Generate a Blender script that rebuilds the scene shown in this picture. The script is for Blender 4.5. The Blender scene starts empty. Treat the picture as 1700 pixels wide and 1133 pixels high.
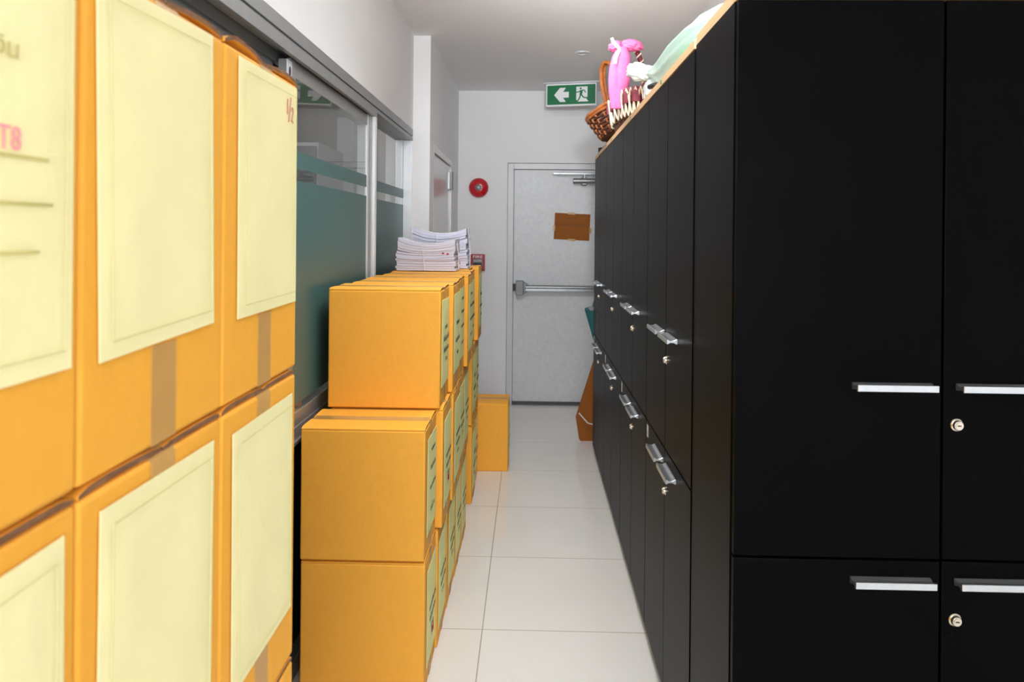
import bpy, bmesh, math, random
from mathutils import Vector, Matrix
R = random.Random(7)
SC = bpy.context.scene
COL = SC.collection
PI = math.pi

# ------------------------------------------------------------------ materials
def lin(c):
    return tuple(((v / 255.) / 12.92 if v / 255. <= .04045 else ((v / 255. + .055) / 1.055) ** 2.4) for v in c)

def mat(name, rgb, rough=.5, metal=0., var=.06, scale=20., bump=0., bscale=None, spec=.5, stretch=None, coat=0., emit=None):
    """Procedural surface: colour varied by noise, optional noise bump."""
    m = bpy.data.materials.new(name); m.use_nodes = True
    nt = m.node_tree; N = nt.nodes; L = nt.links
    b = N['Principled BSDF']
    base = lin(rgb)
    tc = N.new('ShaderNodeTexCoord'); mp = N.new('ShaderNodeMapping')
    L.new(tc.outputs['Object'], mp.inputs['Vector'])
    if stretch: mp.inputs['Scale'].default_value = stretch
    nz = N.new('ShaderNodeTexNoise'); nz.inputs['Scale'].default_value = scale; nz.inputs['Detail'].default_value = 4
    L.new(mp.outputs['Vector'], nz.inputs['Vector'])
    cr = N.new('ShaderNodeValToRGB')
    cr.color_ramp.elements[0].position = .3; cr.color_ramp.elements[1].position = .7
    cr.color_ramp.elements[0].color = tuple(max(0, v * (1 - var)) for v in base) + (1,)
    cr.color_ramp.elements[1].color = tuple(min(1, v * (1 + var)) for v in base) + (1,)
    L.new(nz.outputs['Fac'], cr.inputs['Fac']); L.new(cr.outputs['Color'], b.inputs['Base Color'])
    b.inputs['Roughness'].default_value = rough; b.inputs['Metallic'].default_value = metal
    b.inputs['Specular IOR Level'].default_value = spec
    if coat: b.inputs['Coat Weight'].default_value = coat
    if emit:
        b.inputs['Emission Color'].default_value = lin(emit[0]) + (1,); b.inputs['Emission Strength'].default_value = emit[1]
    if bump:
        n2 = N.new('ShaderNodeTexNoise'); n2.inputs['Scale'].default_value = bscale or scale * 2; n2.inputs['Detail'].default_value = 3
        L.new(mp.outputs['Vector'], n2.inputs['Vector'])
        bp = N.new('ShaderNodeBump'); bp.inputs['Strength'].default_value = bump; bp.inputs['Distance'].default_value = .01
        L.new(n2.outputs['Fac'], bp.inputs['Height']); L.new(bp.outputs['Normal'], b.inputs['Normal'])
    return m

M = {}
M['wall'] = mat('white_wall_paint', (233, 233, 234), .7, var=.015, scale=3, bump=.08, bscale=60, spec=.3)
M['ceiling'] = mat('ceiling_paint', (234, 233, 233), .85, var=.012, scale=2, spec=.2)
M['backroom'] = mat('office_wall_paint', (180, 174, 166), .8, var=.015, scale=3, spec=.2)
M['card'] = mat('orange_carton_board', (236, 168, 60), .62, var=.018, scale=60, bump=.05, bscale=140, spec=.25, stretch=(1, 1, .6))
M['cardin'] = mat('raw_corrugated_board', (128, 92, 66), .85, var=.35, scale=70, bump=.5, bscale=120, spec=.1, stretch=(1, 1, 6))
M['cardbrown'] = mat('brown_cardboard', (150, 90, 38), .75, var=.05, scale=50, bump=.06, spec=.15)
M['paper'] = mat('pale_yellow_paper', (243, 233, 176), .65, var=.02, scale=9, bump=.16, bscale=22, spec=.3)
M['paper2'] = mat('lime_yellow_paper', (248, 244, 168), .7, var=.02, scale=9, bump=.08, bscale=22, spec=.25)
M['tape'] = mat('clear_packing_tape', (220, 180, 112), .28, var=.05, scale=30, spec=.4)
M['tape'].node_tree.nodes['Principled BSDF'].inputs['Alpha'].default_value = .45
M['ink'] = mat('dark_ink', (52, 58, 44), .7, var=.1)
M['inkred'] = mat('red_ink', (170, 26, 50), .7, var=.1)
M['inkpink'] = mat('pink_red_marker', (240, 150, 158), .7, var=.1)
M['inkolive'] = mat('olive_ink', (196, 184, 112), .7, var=.1)
M['border'] = mat('pale_olive_print', (214, 206, 144), .7, var=.05)
M['black'] = mat('black_laminate', (6, 6, 7), .36, var=.12, scale=8, bump=.02, bscale=300, spec=.025)
M['blackin'] = mat('black_carcass', (14, 14, 15), .5, var=.1, spec=.4)
M['beech'] = mat('beech_edge_board', (208, 170, 126), .5, var=.07, scale=12, spec=.35, stretch=(8, .6, 8))
M['alu'] = mat('brushed_aluminium', (205, 208, 212), .3, .9, var=.04, scale=40, stretch=(1, 1, .05))
M['alugrey'] = mat('grey_anodised_frame', (150, 152, 152), .42, .55, var=.04, scale=12)
M['aluwhite'] = mat('light_aluminium', (218, 221, 225), .38, .35, var=.03, scale=20)
M['steel'] = mat('satin_steel', (150, 152, 154), .35, .85, var=.06, scale=30)
M['nickel'] = mat('nickel_lock', (216, 205, 190), .2, .95, var=.04, scale=30)
M['dark'] = mat('dark_plastic', (22, 22, 24), .45, var=.1)
M['doorpaint'] = mat('grey_white_door_paint', (212, 215, 218), .42, var=.05, scale=38, bump=.12, bscale=70, spec=.5)
M['framepaint'] = mat('white_frame_paint', (212, 214, 216), .4, var=.02, scale=6)
M['glossdoor'] = mat('gloss_grey_door', (206, 204, 202), .16, var=.02, scale=5, spec=.6)
M['red'] = mat('red_enamel', (186, 16, 28), .25, var=.05, scale=10, spec=.6, coat=.3)
M['redpull'] = mat('red_plastic', (168, 40, 52), .4, var=.05, scale=10)
M['greyplate'] = mat('grey_plate', (120, 122, 124), .4, .3, var=.08)
M['white'] = mat('white_print', (236, 238, 240), .5, var=.01)
M['whitecab'] = mat('white_steel_cabinet', (212, 213, 214), .4, var=.02)
M['shadedcab'] = mat('shaded_white_steel', (132, 133, 136), .5, var=.03)  # white steel darkened: shade painted into the cupboard's front
M['green'] = mat('exit_sign_green', (0, 112, 66), .4, var=.03)
M['wicker'] = mat('brown_wicker', (132, 66, 26), .38, var=.35, scale=60, bump=.15, bscale=90, spec=.5)
M['wickerlight'] = mat('light_wicker', (158, 92, 46), .4, var=.25, scale=50, bump=.1, spec=.5)
M['wickerdark'] = mat('dark_wicker', (70, 34, 18), .5, var=.35, scale=60, bump=.1)
M['maroon'] = mat('maroon_cloth', (104, 16, 38), .6, var=.2, scale=60, bump=.2, bscale=200)
M['cord'] = mat('cream_cord', (222, 210, 186), .7, var=.06, scale=80)
M['pink'] = mat('pink_ribbon_cloth', (214, 100, 150), .55, var=.10, scale=40, bump=.25, bscale=60, spec=.3)
M['palelilac'] = mat('pale_lilac_ribbon', (226, 206, 226), .35, var=.05, scale=30)
M['teal'] = mat('teal_cloth', (0, 84, 86), .7, var=.12, scale=30, bump=.15)
M['sheets'] = mat('paper_edges', (214, 214, 230), .75, var=.07, scale=30, bump=.35, bscale=50, spec=.15, stretch=(.4, .4, 16))
M['twine'] = mat('white_twine', (224, 222, 220), .6, var=.05, scale=60)
M['mint'] = mat('mint_contents', (104, 186, 150), .35, var=.4, scale=14, bump=.3, bscale=24, spec=.6)
M['sticker'] = mat('white_sticker', (196, 196, 190), .5, var=.25, scale=60)
M['greensticker'] = mat('green_sticker', (40, 120, 80), .5, var=.5, scale=140)
M['lens'] = mat('frosted_lamp_lens', (205, 206, 208), .3, var=.03)
M['redlid'] = mat('dull_red_plastic', (150, 58, 48), .5, var=.1)
M['shadowgap'] = mat('grey_sill_and_gap_shade', (92, 92, 94), .7, var=.1)  # grey of the sill, also painted shade under the exit door

def tile_mat():
    m = bpy.data.materials.new('glossy_white_floor_tiles'); m.use_nodes = True
    nt = m.node_tree; N = nt.nodes; L = nt.links; b = N['Principled BSDF']
    tc = N.new('ShaderNodeTexCoord'); sp = N.new('ShaderNodeSeparateXYZ'); L.new(tc.outputs['Object'], sp.inputs[0])
    def mth(op, a, c=None):
        n = N.new('ShaderNodeMath'); n.operation = op
        for i, v in enumerate((a, c)):
            if v is None: continue
            if isinstance(v, (int, float)): n.inputs[i].default_value = v
            else: L.new(v, n.inputs[i])
        return n.outputs[0]
    def line(ax, off, pitch, half):
        f = mth('FRACT', mth('DIVIDE', mth('ADD', sp.outputs[ax], off), pitch))
        d = mth('MULTIPLY', mth('ABSOLUTE', mth('SUBTRACT', f, .5)), pitch)
        return mth('GREATER_THAN', d, pitch / 2 - half)
    g = mth('MAXIMUM', line('X', .16 + 6, .6, .0018), line('Y', -2.695 + 12.08, .604, .0018))
    nz = N.new('ShaderNodeTexNoise'); nz.inputs['Scale'].default_value = 2.5; L.new(tc.outputs['Object'], nz.inputs['Vector'])
    cr = N.new('ShaderNodeValToRGB'); cr.color_ramp.elements[0].color = lin((224, 221, 215)) + (1,); cr.color_ramp.elements[1].color = lin((233, 230, 225)) + (1,)
    L.new(nz.outputs['Fac'], cr.inputs['Fac'])
    mx = N.new('ShaderNodeMix'); mx.data_type = 'RGBA'; L.new(g, mx.inputs[0]); L.new(cr.outputs['Color'], mx.inputs[6]); mx.inputs[7].default_value = lin((160, 146, 128)) + (1,)
    L.new(mx.outputs[2], b.inputs['Base Color'])
    rr = mth('ADD', mth('MULTIPLY', g, .5), .10); L.new(rr, b.inputs['Roughness'])
    b.inputs['Specular IOR Level'].default_value = .45
    bp = N.new('ShaderNodeBump'); bp.inputs['Distance'].default_value = .002; bp.inputs['Strength'].default_value = .4; bp.invert = True
    L.new(g, bp.inputs['Height']); L.new(bp.outputs['Normal'], b.inputs['Normal'])
    return m
M['tile'] = tile_mat()

def glass_mat():
    m = bpy.data.materials.new('clear_window_glass'); m.use_nodes = True
    nt = m.node_tree; N = nt.nodes; L = nt.links; N.remove(N['Principled BSDF'])
    out = N['Material Output']
    t = N.new('ShaderNodeBsdfTransparent'); t.inputs[0].default_value = (.94, .96, .95, 1)
    g = N.new('ShaderNodeBsdfGlossy'); g.inputs['Roughness'].default_value = .01
    f = N.new('ShaderNodeFresnel'); f.inputs[0].default_value = 1.75
    ge = N.new('ShaderNodeNewGeometry'); sb = N.new('ShaderNodeMath'); sb.operation = 'SUBTRACT'; sb.inputs[0].default_value = 1.
    L.new(ge.outputs['Backfacing'], sb.inputs[1]); ml = N.new('ShaderNodeMath'); ml.operation = 'MULTIPLY'
    L.new(f.outputs[0], ml.inputs[0]); L.new(sb.outputs[0], ml.inputs[1])
    x = N.new('ShaderNodeMixShader'); L.new(ml.outputs[0], x.inputs[0]); L.new(t.outputs[0], x.inputs[1]); L.new(g.outputs[0], x.inputs[2])
    L.new(x.outputs[0], out.inputs['Surface'])
    return m
M['glass'] = glass_mat()
M['film'] = mat('frosted_teal_film', (60, 94, 93), .42, var=.015, scale=3, spec=.5)

def bag_mat():
    m = bpy.data.materials.new('thin_white_plastic_film'); m.use_nodes = True
    nt = m.node_tree; N = nt.nodes; L = nt.links; b = N['Principled BSDF']; out = N['Material Output']
    b.inputs['Base Color'].default_value = lin((205, 230, 220)) + (1,); b.inputs['Roughness'].default_value = .3
    nz = N.new('ShaderNodeTexNoise'); nz.inputs['Scale'].default_value = 14; nz.inputs['Detail'].default_value = 3
    tc = N.new('ShaderNodeTexCoord'); mp = N.new('ShaderNodeMapping'); mp.inputs['Scale'].default_value = (2.5, .6, 2.5)
    L.new(tc.outputs['Object'], mp.inputs[0]); L.new(mp.outputs[0], nz.inputs['Vector'])
    bp = N.new('ShaderNodeBump'); bp.inputs['Strength'].default_value = .5; bp.inputs['Distance'].default_value = .02
    L.new(nz.outputs['Fac'], bp.inputs['Height']); L.new(bp.outputs['Normal'], b.inputs['Normal'])
    tl = N.new('ShaderNodeBsdfTranslucent'); tl.inputs[0].default_value = (.62, .80, .73, 1)
    tr = N.new('ShaderNodeBsdfTransparent')
    a = N.new('ShaderNodeMixShader'); a.inputs[0].default_value = .3; L.new(b.outputs[0], a.inputs[1]); L.new(tl.outputs[0], a.inputs[2])
    c = N.new('ShaderNodeMixShader'); c.inputs[0].default_value = .45; L.new(a.outputs[0], c.inputs[1]); L.new(tr.outputs[0], c.inputs[2])
    L.new(c.outputs[0], out.inputs['Surface'])
    return m
M['bag'] = bag_mat()
M['bagthick'] = mat('gathered_white_plastic', (204, 210, 207), .35, var=.04, scale=30, bump=.5, bscale=30, spec=.5)

# ------------------------------------------------------------------ mesh builder
class MB:
    def __init__(s): s.v = []; s.f = []; s.mi = []; s.cur = 0
    def add(s, vs, fs):
        o = len(s.v); s.v += [tuple(p) for p in vs]
        for f in fs: s.f.append(tuple(i + o for i in f)); s.mi.append(s.cur)
        return s
    def box(s, x0, x1, y0, y1, z0, z1):
        return s.add([(x0, y0, z0), (x1, y0, z0), (x1, y1, z0), (x0, y1, z0), (x0, y0, z1), (x1, y0, z1), (x1, y1, z1), (x0, y1, z1)],
                     [(3, 2, 1, 0), (4, 5, 6, 7), (0, 1, 5, 4), (1, 2, 6, 5), (2, 3, 7, 6), (3, 0, 4, 7)])
    def prism(s, poly, fn, a, b):
        """poly: 2-D outline; fn(p, t) -> 3-D point at depth t."""
        n = len(poly); vs = [fn(p, a) for p in poly] + [fn(p, b) for p in poly]
        fs = [tuple(range(n - 1, -1, -1)), tuple(range(n, 2 * n))] + [(i, (i + 1) % n, n + (i + 1) % n, n + i) for i in range(n)]
        return s.add(vs, fs)
    def tube(s, pts, r, n=8, closed=False, flat=None):
        pts = [Vector(p) for p in pts]; k = len(pts); rings = []
        up = None
        for i, p in enumerate(pts):
            a = pts[(i - 1) % k] if (closed or i > 0) else p
            b = pts[(i + 1) % k] if (closed or i < k - 1) else p
            t = (b - a).normalized() if (b - a).length > 1e-9 else Vector((0, 0, 1))
            if up is None:
                up = Vector((0, 0, 1)) if abs(t.z) < .9 else Vector((1, 0, 0))
            u = (up - t * up.dot(t))
            u = u.normalized() if u.length > 1e-6 else t.orthogonal().normalized()
            up = u; w = t.cross(u)
            rr = r[i] if isinstance(r, (list, tuple)) else r
            fl = flat or 1.
            rings.append([p + (u * math.cos(2 * PI * j / n) + w * math.sin(2 * PI * j / n) * fl) * rr for j in range(n)])
        o = len(s.v); vs = [q for g in rings for q in g]; fs = []
        m = k if closed else k - 1
        for i in range(m):
            for j in range(n):
                a = i * n + j; b = i * n + (j + 1) % n; c = ((i + 1) % k) * n + (j + 1) % n; d = ((i + 1) % k) * n + j
                fs.append((a, b, c, d))
        if not closed:
            fs.append(tuple(range(n - 1, -1, -1))); fs.append(tuple((k - 1) * n + j for j in range(n)))
        return s.add(vs, fs)
    def lathe(s, prof, fn, n=32):
        """prof: (radius, height) list; fn(x, y, h) -> 3-D."""
        k = len(prof); vs = []; fs = []
        for r, h in prof:
            for j in range(n): vs.append(fn(r * math.cos(2 * PI * j / n), r * math.sin(2 * PI * j / n), h))
        for i in range(k - 1):
            for j in range(n): fs.append((i * n + j, i * n + (j + 1) % n, (i + 1) * n + (j + 1) % n, (i + 1) * n + j))
        fs.append(tuple(range(n - 1, -1, -1))); fs.append(tuple((k - 1) * n + j for j in range(n)))
        return s.add(vs, fs)
    def ribbon(s, pts, w, fn, th=.0006):
        """flat stroke of width w along 2-D points; fn(x, y, t) -> 3-D, t = height off the sheet."""
        P = [Vector(p) for p in pts]; Lf = []; Rt = []
        for i, p in enumerate(P):
            a = P[max(0, i - 1)]; b = P[min(len(P) - 1, i + 1)]; t = (b - a).normalized(); nrm = Vector((-t.y, t.x))
            Lf.append(p + nrm * w / 2); Rt.append(p - nrm * w / 2)
        k = len(P); vs = []
        for h in (0, th):
            vs += [fn(q.x, q.y, h) for q in Lf] + [fn(q.x, q.y, h) for q in Rt]
        fs = []
        for i in range(k - 1):
            fs.append((2 * k + i, 2 * k + i + 1, 3 * k + i + 1, 3 * k + i)); fs.append((k + i, k + i + 1, i + 1, i))
            fs.append((i, i + 1, 2 * k + i + 1, 2 * k + i)); fs.append((k + i + 1, k + i, 3 * k + i, 3 * k + i + 1))
        fs.append((0, 2 * k, 3 * k, k)); fs.append((k - 1, 2 * k - 1, 4 * k - 1, 3 * k - 1))
        return s.add(vs, fs)
    def mesh(s, name, mats, bevel=0., seg=2, smooth=False, angle=35):
        me = bpy.data.meshes.new(name); me.from_pydata(s.v, [], s.f)
        if not isinstance(mats, (list, tuple)): mats = [mats]
        for m in mats: me.materials.append(m)
        for p, i in zip(me.polygons, s.mi): p.material_index = i
        bm = bmesh.new(); bm.from_mesh(me)
        bmesh.ops.recalc_face_normals(bm, faces=bm.faces)
        if bevel:
            ed = [e for e in bm.edges if len(e.link_faces) == 2 and e.calc_face_angle(0) > math.radians(40)]
            nf = set(bmesh.ops.bevel(bm, geom=ed, offset=bevel, segments=seg, affect='EDGES', profile=.5, clamp_overlap=True)['faces'])
        else: nf = None
        if smooth or bevel:
            for f in bm.faces: f.smooth = True
            for e in bm.edges:
                if len(e.link_faces) == 2 and (e.calc_face_angle(0) > math.radians(angle) or (nf and (e.link_faces[0] in nf) != (e.link_faces[1] in nf))): e.smooth = False
        bm.to_mesh(me); bm.free()
        return me
    def build(s, name, mats, parent=None, **k):
        return link(name, s.mesh(name, mats, **k), parent)

def link(name, me, parent=None, loc=(0, 0, 0)):
    o = bpy.data.objects.new(name, me); COL.objects.link(o); o.location = loc
    if parent is not None: o.parent = parent
    return o
def tag(o, label, cat, group=None):
    o['label'] = label; o['category'] = cat
    if group: o['group'] = group
    return o
def thing(name, label, cat, loc=(0, 0, 0), rz=0., group=None):
    o = bpy.data.objects.new(name, None); COL.objects.link(o); o.empty_display_size = .05
    o.location = loc; o.rotation_euler = (0, 0, rz)
    return tag(o, label, cat, group)
def struct(name, mb, m, **k):
    o = mb.build(name, m, None, **k) if isinstance(mb, MB) else mb
    o['kind'] = 'structure'; return o
def dup(root, loc, rz=None, label=None, group=None):
    r = root.copy(); COL.objects.link(r); r.location = loc
    if rz is not None: r.rotation_euler = (0, 0, rz)
    if label: r['label'] = label
    if group: r['group'] = group
    for ch in list(root.children):
        c = ch.copy(); COL.objects.link(c); c.parent = r
        for g in ch.children:
            d = g.copy(); COL.objects.link(d); d.parent = c
    return r

def text_mesh(body, height, align='CENTER', shear=0., width=None, res=2):
    cu = bpy.data.curves.new('lettering', 'FONT'); cu.body = body; cu.size = height * 1.38; cu.align_x = align
    cu.resolution_u = res; cu.shear = shear; cu.extrude = .0002
    o = bpy.data.objects.new('lettering', cu); COL.objects.link(o)
    bpy.context.view_layer.update()
    me = bpy.data.meshes.new_from_object(o.evaluated_get(bpy.context.evaluated_depsgraph_get()))
    bpy.data.objects.remove(o); bpy.data.curves.remove(cu)
    vs = [tuple(v.co) for v in me.vertices]; fs = [tuple(p.vertices) for p in me.polygons]
    bpy.data.meshes.remove(me)
    if width and vs:
        w = max(v[0] for v in vs) - min(v[0] for v in vs)
        if w > 0: vs = [(v[0] * width / w, v[1], v[2]) for v in vs]
    return vs, fs
def put_text(mb, body, height, fn, x=0., y=0., **k):
    vs, fs = text_mesh(body, height, **k)
    mb.add([fn(v[0] + x, v[1] + y, v[2]) for v in vs], fs)

# ------------------------------------------------------------------ room shell
GX = -.728                     # glass plane of the partition
HX = -.70                      # corridor face of the wall above it
PY = 4.46                      # pillar face
BY = 6.20                      # end wall
ZC = 2.557                     # ceiling height
struct('floor', MB().box(-3.6, 2.6, -3.4, 6.7, -.1, 0), M['tile'])
struct('ceiling', MB().box(-3.6, 2.6, -3.4, 6.7, ZC, ZC + .1), M['ceiling'])
struct('wall_above_partition', MB().box(-.86, HX, -3.2, PY, 2.005, ZC), M['wall'])
w = MB()
w.box(-.86, -.60, PY, 4.63, 0, ZC); w.box(-.86, -.60, 4.63, 5.72, 1.935, ZC); w.box(-.86, -.60, 5.72, BY, 0, ZC)
struct('wall_pillar', w, M['wall'])
w = MB()
w.box(-.60, -.197, BY, BY + .12, 0, ZC); w.box(-.197, .80, BY, BY + .12, 1.972, ZC); w.box(.80, 1.0, BY, BY + .12, 0, ZC)
struct('wall_back', w, M['wall'])
struct('wall_right', MB().box(.875, .995, 1.98, BY, 0, ZC), M['wall'])
struct('wall_right_return', MB().box(.995, 2.6, 1.98, 2.1, 0, ZC), M['wall'])
struct('wall_far_right', MB().box(2.5, 2.6, -3.2, 1.98, 0, ZC), M['wall'])
struct('wall_front', MB().box(-3.6, 2.6, -3.4, -3.2, 0, ZC), M['wall'])
struct('wall_office_side', MB().box(-3.6, -3.4, -3.2, 6.7, 0, ZC), M['backroom'])
struct('wall_office_end', MB().box(-3.4, -.86, 5.9, 6.0, 0, ZC), M['backroom'])
struct('trim_1', MB().box(-1.30, -1.15, 5.05, 5.2, 0, 2.16), M['whitecab'])

# exit door in the end wall
d1 = bpy.data.objects.new('door_1', None); COL.objects.link(d1); d1.location = (.30, BY, 0); d1['kind'] = 'structure'
x0, x1 = -.147 - .30, .753 - .30
fr = MB()
fr.box(-.495, x0, .018, .10, 0, 1.970); fr.box(x1, .498, .018, .10, 0, 1.970); fr.box(x0, x1, .018, .10, 1.922, 1.970)
fr.build('door_frame', M['framepaint'], d1, bevel=.003)
MB().box(x0 + .004, x1 - .004, 0.034, .06, .024, 1.917).build('door_leaf', M['doorpaint'], d1, bevel=.002)
MB().box(x0, x1, .0, .10, 0, .010).build('threshold', M['shadowgap'], d1)
MB().box(x0, x1, .036, .10, .010, .0235).build('bottom_gap_shade', M['shadowgap'], d1)  # dark strip standing in for the shade below the leaf
# panic bar
pb = MB(); pb.box(.255 - .30 - .02, x1 - .03, -.045, -.012, .928, .985)
bar = MB(); bar.box(-.345, x1 - .06, -.050, -.018, .930, .962); bar.box(x1 - .12, x1 - .04, -.04, .034, .925, .985)
bar.tube([(-.345, -.05, .966), (x1 - .06, -.05, .966)], .014, 10)
bar.build('push_bar', M['steel'], d1, bevel=.003)
hd = MB(); hd.prism([(-.005, -.058), (.055, -.058), (.055, .058), (-.005, .058)], lambda p, t: (-.415 + p[0], t, .955 + p[1]), -.05, .034)
hd.prism([(.055, -.05), (.095, -.026), (.095, .026), (.055, .05)], lambda p, t: (-.415 + p[0], t, .955 + p[1]), -.04, .034)
hd.build('bar_head', M['greyplate'], d1, bevel=.004)
MB().box(-.447, -.425, -.02, .034, .93, .985).build('latch', M['dark'], d1, bevel=.003)
# overhead closer
cl = MB(); cl.tube([(.035, -.03, 1.826), (.31, -.03, 1.826)], .022, 16)
cl.build('door_closer', M['steel'], d1, smooth=True)
ck = MB(); ck.box(.10, .15, -.03, .034, 1.79, 1.86); ck.build('closer_bracket', M['steel'], d1, bevel=.01)
ca = MB(); ca.box(-.13, .42, -.035, -.005, 1.876, 1.892); ca.build('closer_arm', M['steel'], d1, bevel=.003)
MB().tube([(.125, -.03, 1.846), (.125, -.03, 1.88)], .008, 10).build('closer_pivot', M['steel'], d1, smooth=True)

# side door in the pillar wall
d2 = bpy.data.objects.new('door_2', None); COL.objects.link(d2); d2.location = (-.60, 5.175, 0); d2['kind'] = 'structure'
f2 = MB(); f2.box(-.10, .0015, -.545, -.50, 0, 1.935); f2.box(-.10, .0015, .50, .545, 0, 1.935); f2.box(-.10, .0015, -.50, .50, 1.895, 1.935)
f2.build('door_frame', M['glossdoor'], d2, bevel=.003)
MB().box(-.055, -.012, -.497, .497, .006, 1.892).build('door_leaf', M['glossdoor'], d2, bevel=.002)
hg = MB(); hg.tube([(.004, .43, 1.715), (.004, .43, 1.85)], .008, 12); hg.tube([(.006, .475, 1.715), (.006, .475, 1.85)], .010, 12)
hg.box(-.012, -.004, .425, .485, 1.72, 1.845)
hg.build('hinge', M['steel'], d2, smooth=True)

# ------------------------------------------------------------------ glazed sliding partition
win = bpy.data.objects.new('window_1', None); COL.objects.link(win); win.location = (0, 0, 0); win['kind'] = 'structure'
h = MB()
h.box(-.80, HX, -3.2, PY, 1.965, 2.005)                       # upper strip
h.box(-.80, HX - .006, -3.2, PY, 1.957, 1.965)                # shadow groove
h.box(-.716, HX, -3.2, 3.42, 1.920, 1.957)                    # lower strip
h.box(-.80, HX, 3.42, PY, 1.940, 1.957)
h.box(-.766, -.716, -3.2, 3.40, 1.945, 1.957)
h.box(-.790, -.770, -3.2, 3.40, 1.915, 1.957)                 # inner track
h.build('head_rail', M['alugrey'], win, bevel=.0015)
# outer sliding leaf
s = MB(); s.box(-.765, -.724, 2.27, 3.40, 1.872, 1.925); s.box(-.765, -.724, 2.27, 3.40, .80, .842)
s.build('sash_rail', M['alugrey'], win, bevel=.002)
s = MB(); s.box(-.768, -.722, 3.325, 3.36, .80, 1.925); s.build('sash_stile', M['aluwhite'], win, bevel=.003)
s = MB(); s.box(-.734, -.722, 2.26, 2.305, .80, 1.925); s.build('sash_stile', M['alugrey'], win, bevel=.003)
s = MB(); s.box(-.790, -.726, 3.364, 3.395, 0, 1.945); s.box(-.790, -.716, 3.374, 3.385, 0, 1.945); s.build('mullion', M['alugrey'], win, bevel=.002)
s = MB(); s.box(-.790, HX - .002, 3.396, 3.412, 0, 1.957); s.box(-.790, -.712, 3.412, 3.420, 0, 1.957); s.box(-.790, HX - .002, 3.420, 3.434, 0, 1.957); s.build('mullion', M['aluwhite'], win, bevel=.002)
s = MB(); s.box(-.80, -.72, -3.2, PY, .742, .80); s.box(-.735, -.712, -3.2, PY, .75, .762); s.build('transom', M['alugrey'], win, bevel=.002)
s = MB(); s.box(-.79, -.73, -3.2, PY, 0, .06); s.build('bottom_rail', M['alugrey'], win, bevel=.002)
s = MB(); s.box(-.77, -.762, -3.2, PY, .06, .742); s.build('lower_panel', M['dark'], win)
# inner leaf behind the near boxes
s = MB(); s.box(-.80, -.770, -3.2, 2.29, 1.845, 1.905); s.box(-.80, -.77, 2.235, 2.29, .80, 1.905); s.box(-.81, -.78, -3.2, 2.29, 1.905, 1.957)
s.build('inner_sash', M['alugrey'], win, bevel=.002)
# slotted bracket on the stile
s = MB(); s.box(-.722, -.7195, 2.215, 2.262, 1.77, 1.912); s.build('slotted_bracket', M['aluwhite'], win, bevel=.001)
s = MB(); s.lathe([(.0085, 0), (.0085, .001)], lambda x, y, z: (-.7195 + z, 2.240 + x, 1.880 + y * 1.6), 16); s.lathe([(.007, 0), (.007, .001)], lambda x, y, z: (-.7195 + z, 2.240 + x, 1.845 + y), 16)
s.build('bracket_hole', M['dark'], win)
# glass panes and the film on them
MB().box(GX - .003, GX + .003, 2.30, 3.33, .84, 1.876).build('pane', M['glass'], win)
MB().box(-.758, -.752, 3.43, PY, .80, 1.945).build('pane', M['glass'], win)
MB().box(-.788, -.782, -3.2, 2.24, .80, 1.85).build('pane', M['glass'], win)
zf = [(.868, 1.562), (1.600, 1.652)]
for nm, a, b, x in (('film', 2.302, 3.328, GX + .0032), ('film', 3.432, PY - .002, -.7518), ('film', -3.2, 2.238, -.7818)):
    for z0, z1 in zf:
        MB().box(x, x + .0006, a, b, z0, z1).build(nm, M['film'], win)
s = MB(); s.box(-.79, -.7035, 4.446, PY - .0005, .80, 1.940); s.box(-.79, -.752, 4.40, 4.446, .80, 1.940); s.build('jamb', M['aluwhite'], win, bevel=.002)

# tall cupboard in the office behind the glass
c = thing('office_cupboard', 'tall white steel cupboard standing behind the glass partition', 'cupboard', (-1.35, 4.05, 0))
MB().box(-.28, .28, -.25, .25, 0, 1.85).build('carcass', M['whitecab'], c, bevel=.004)
MB().box(-.27, -.003, -.272, -.252, .06, 1.83).build('cupboard_door', M['shadedcab'], c, bevel=.003)  # front's shade is in the door colour
MB().box(.003, .27, -.272, -.252, .06, 1.83).build('cupboard_door', M['shadedcab'], c, bevel=.003)
MB().box(-.03, -.015, -.29, -.273, .95, 1.10).build('handle', M['dark'], c, bevel=.003)

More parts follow.
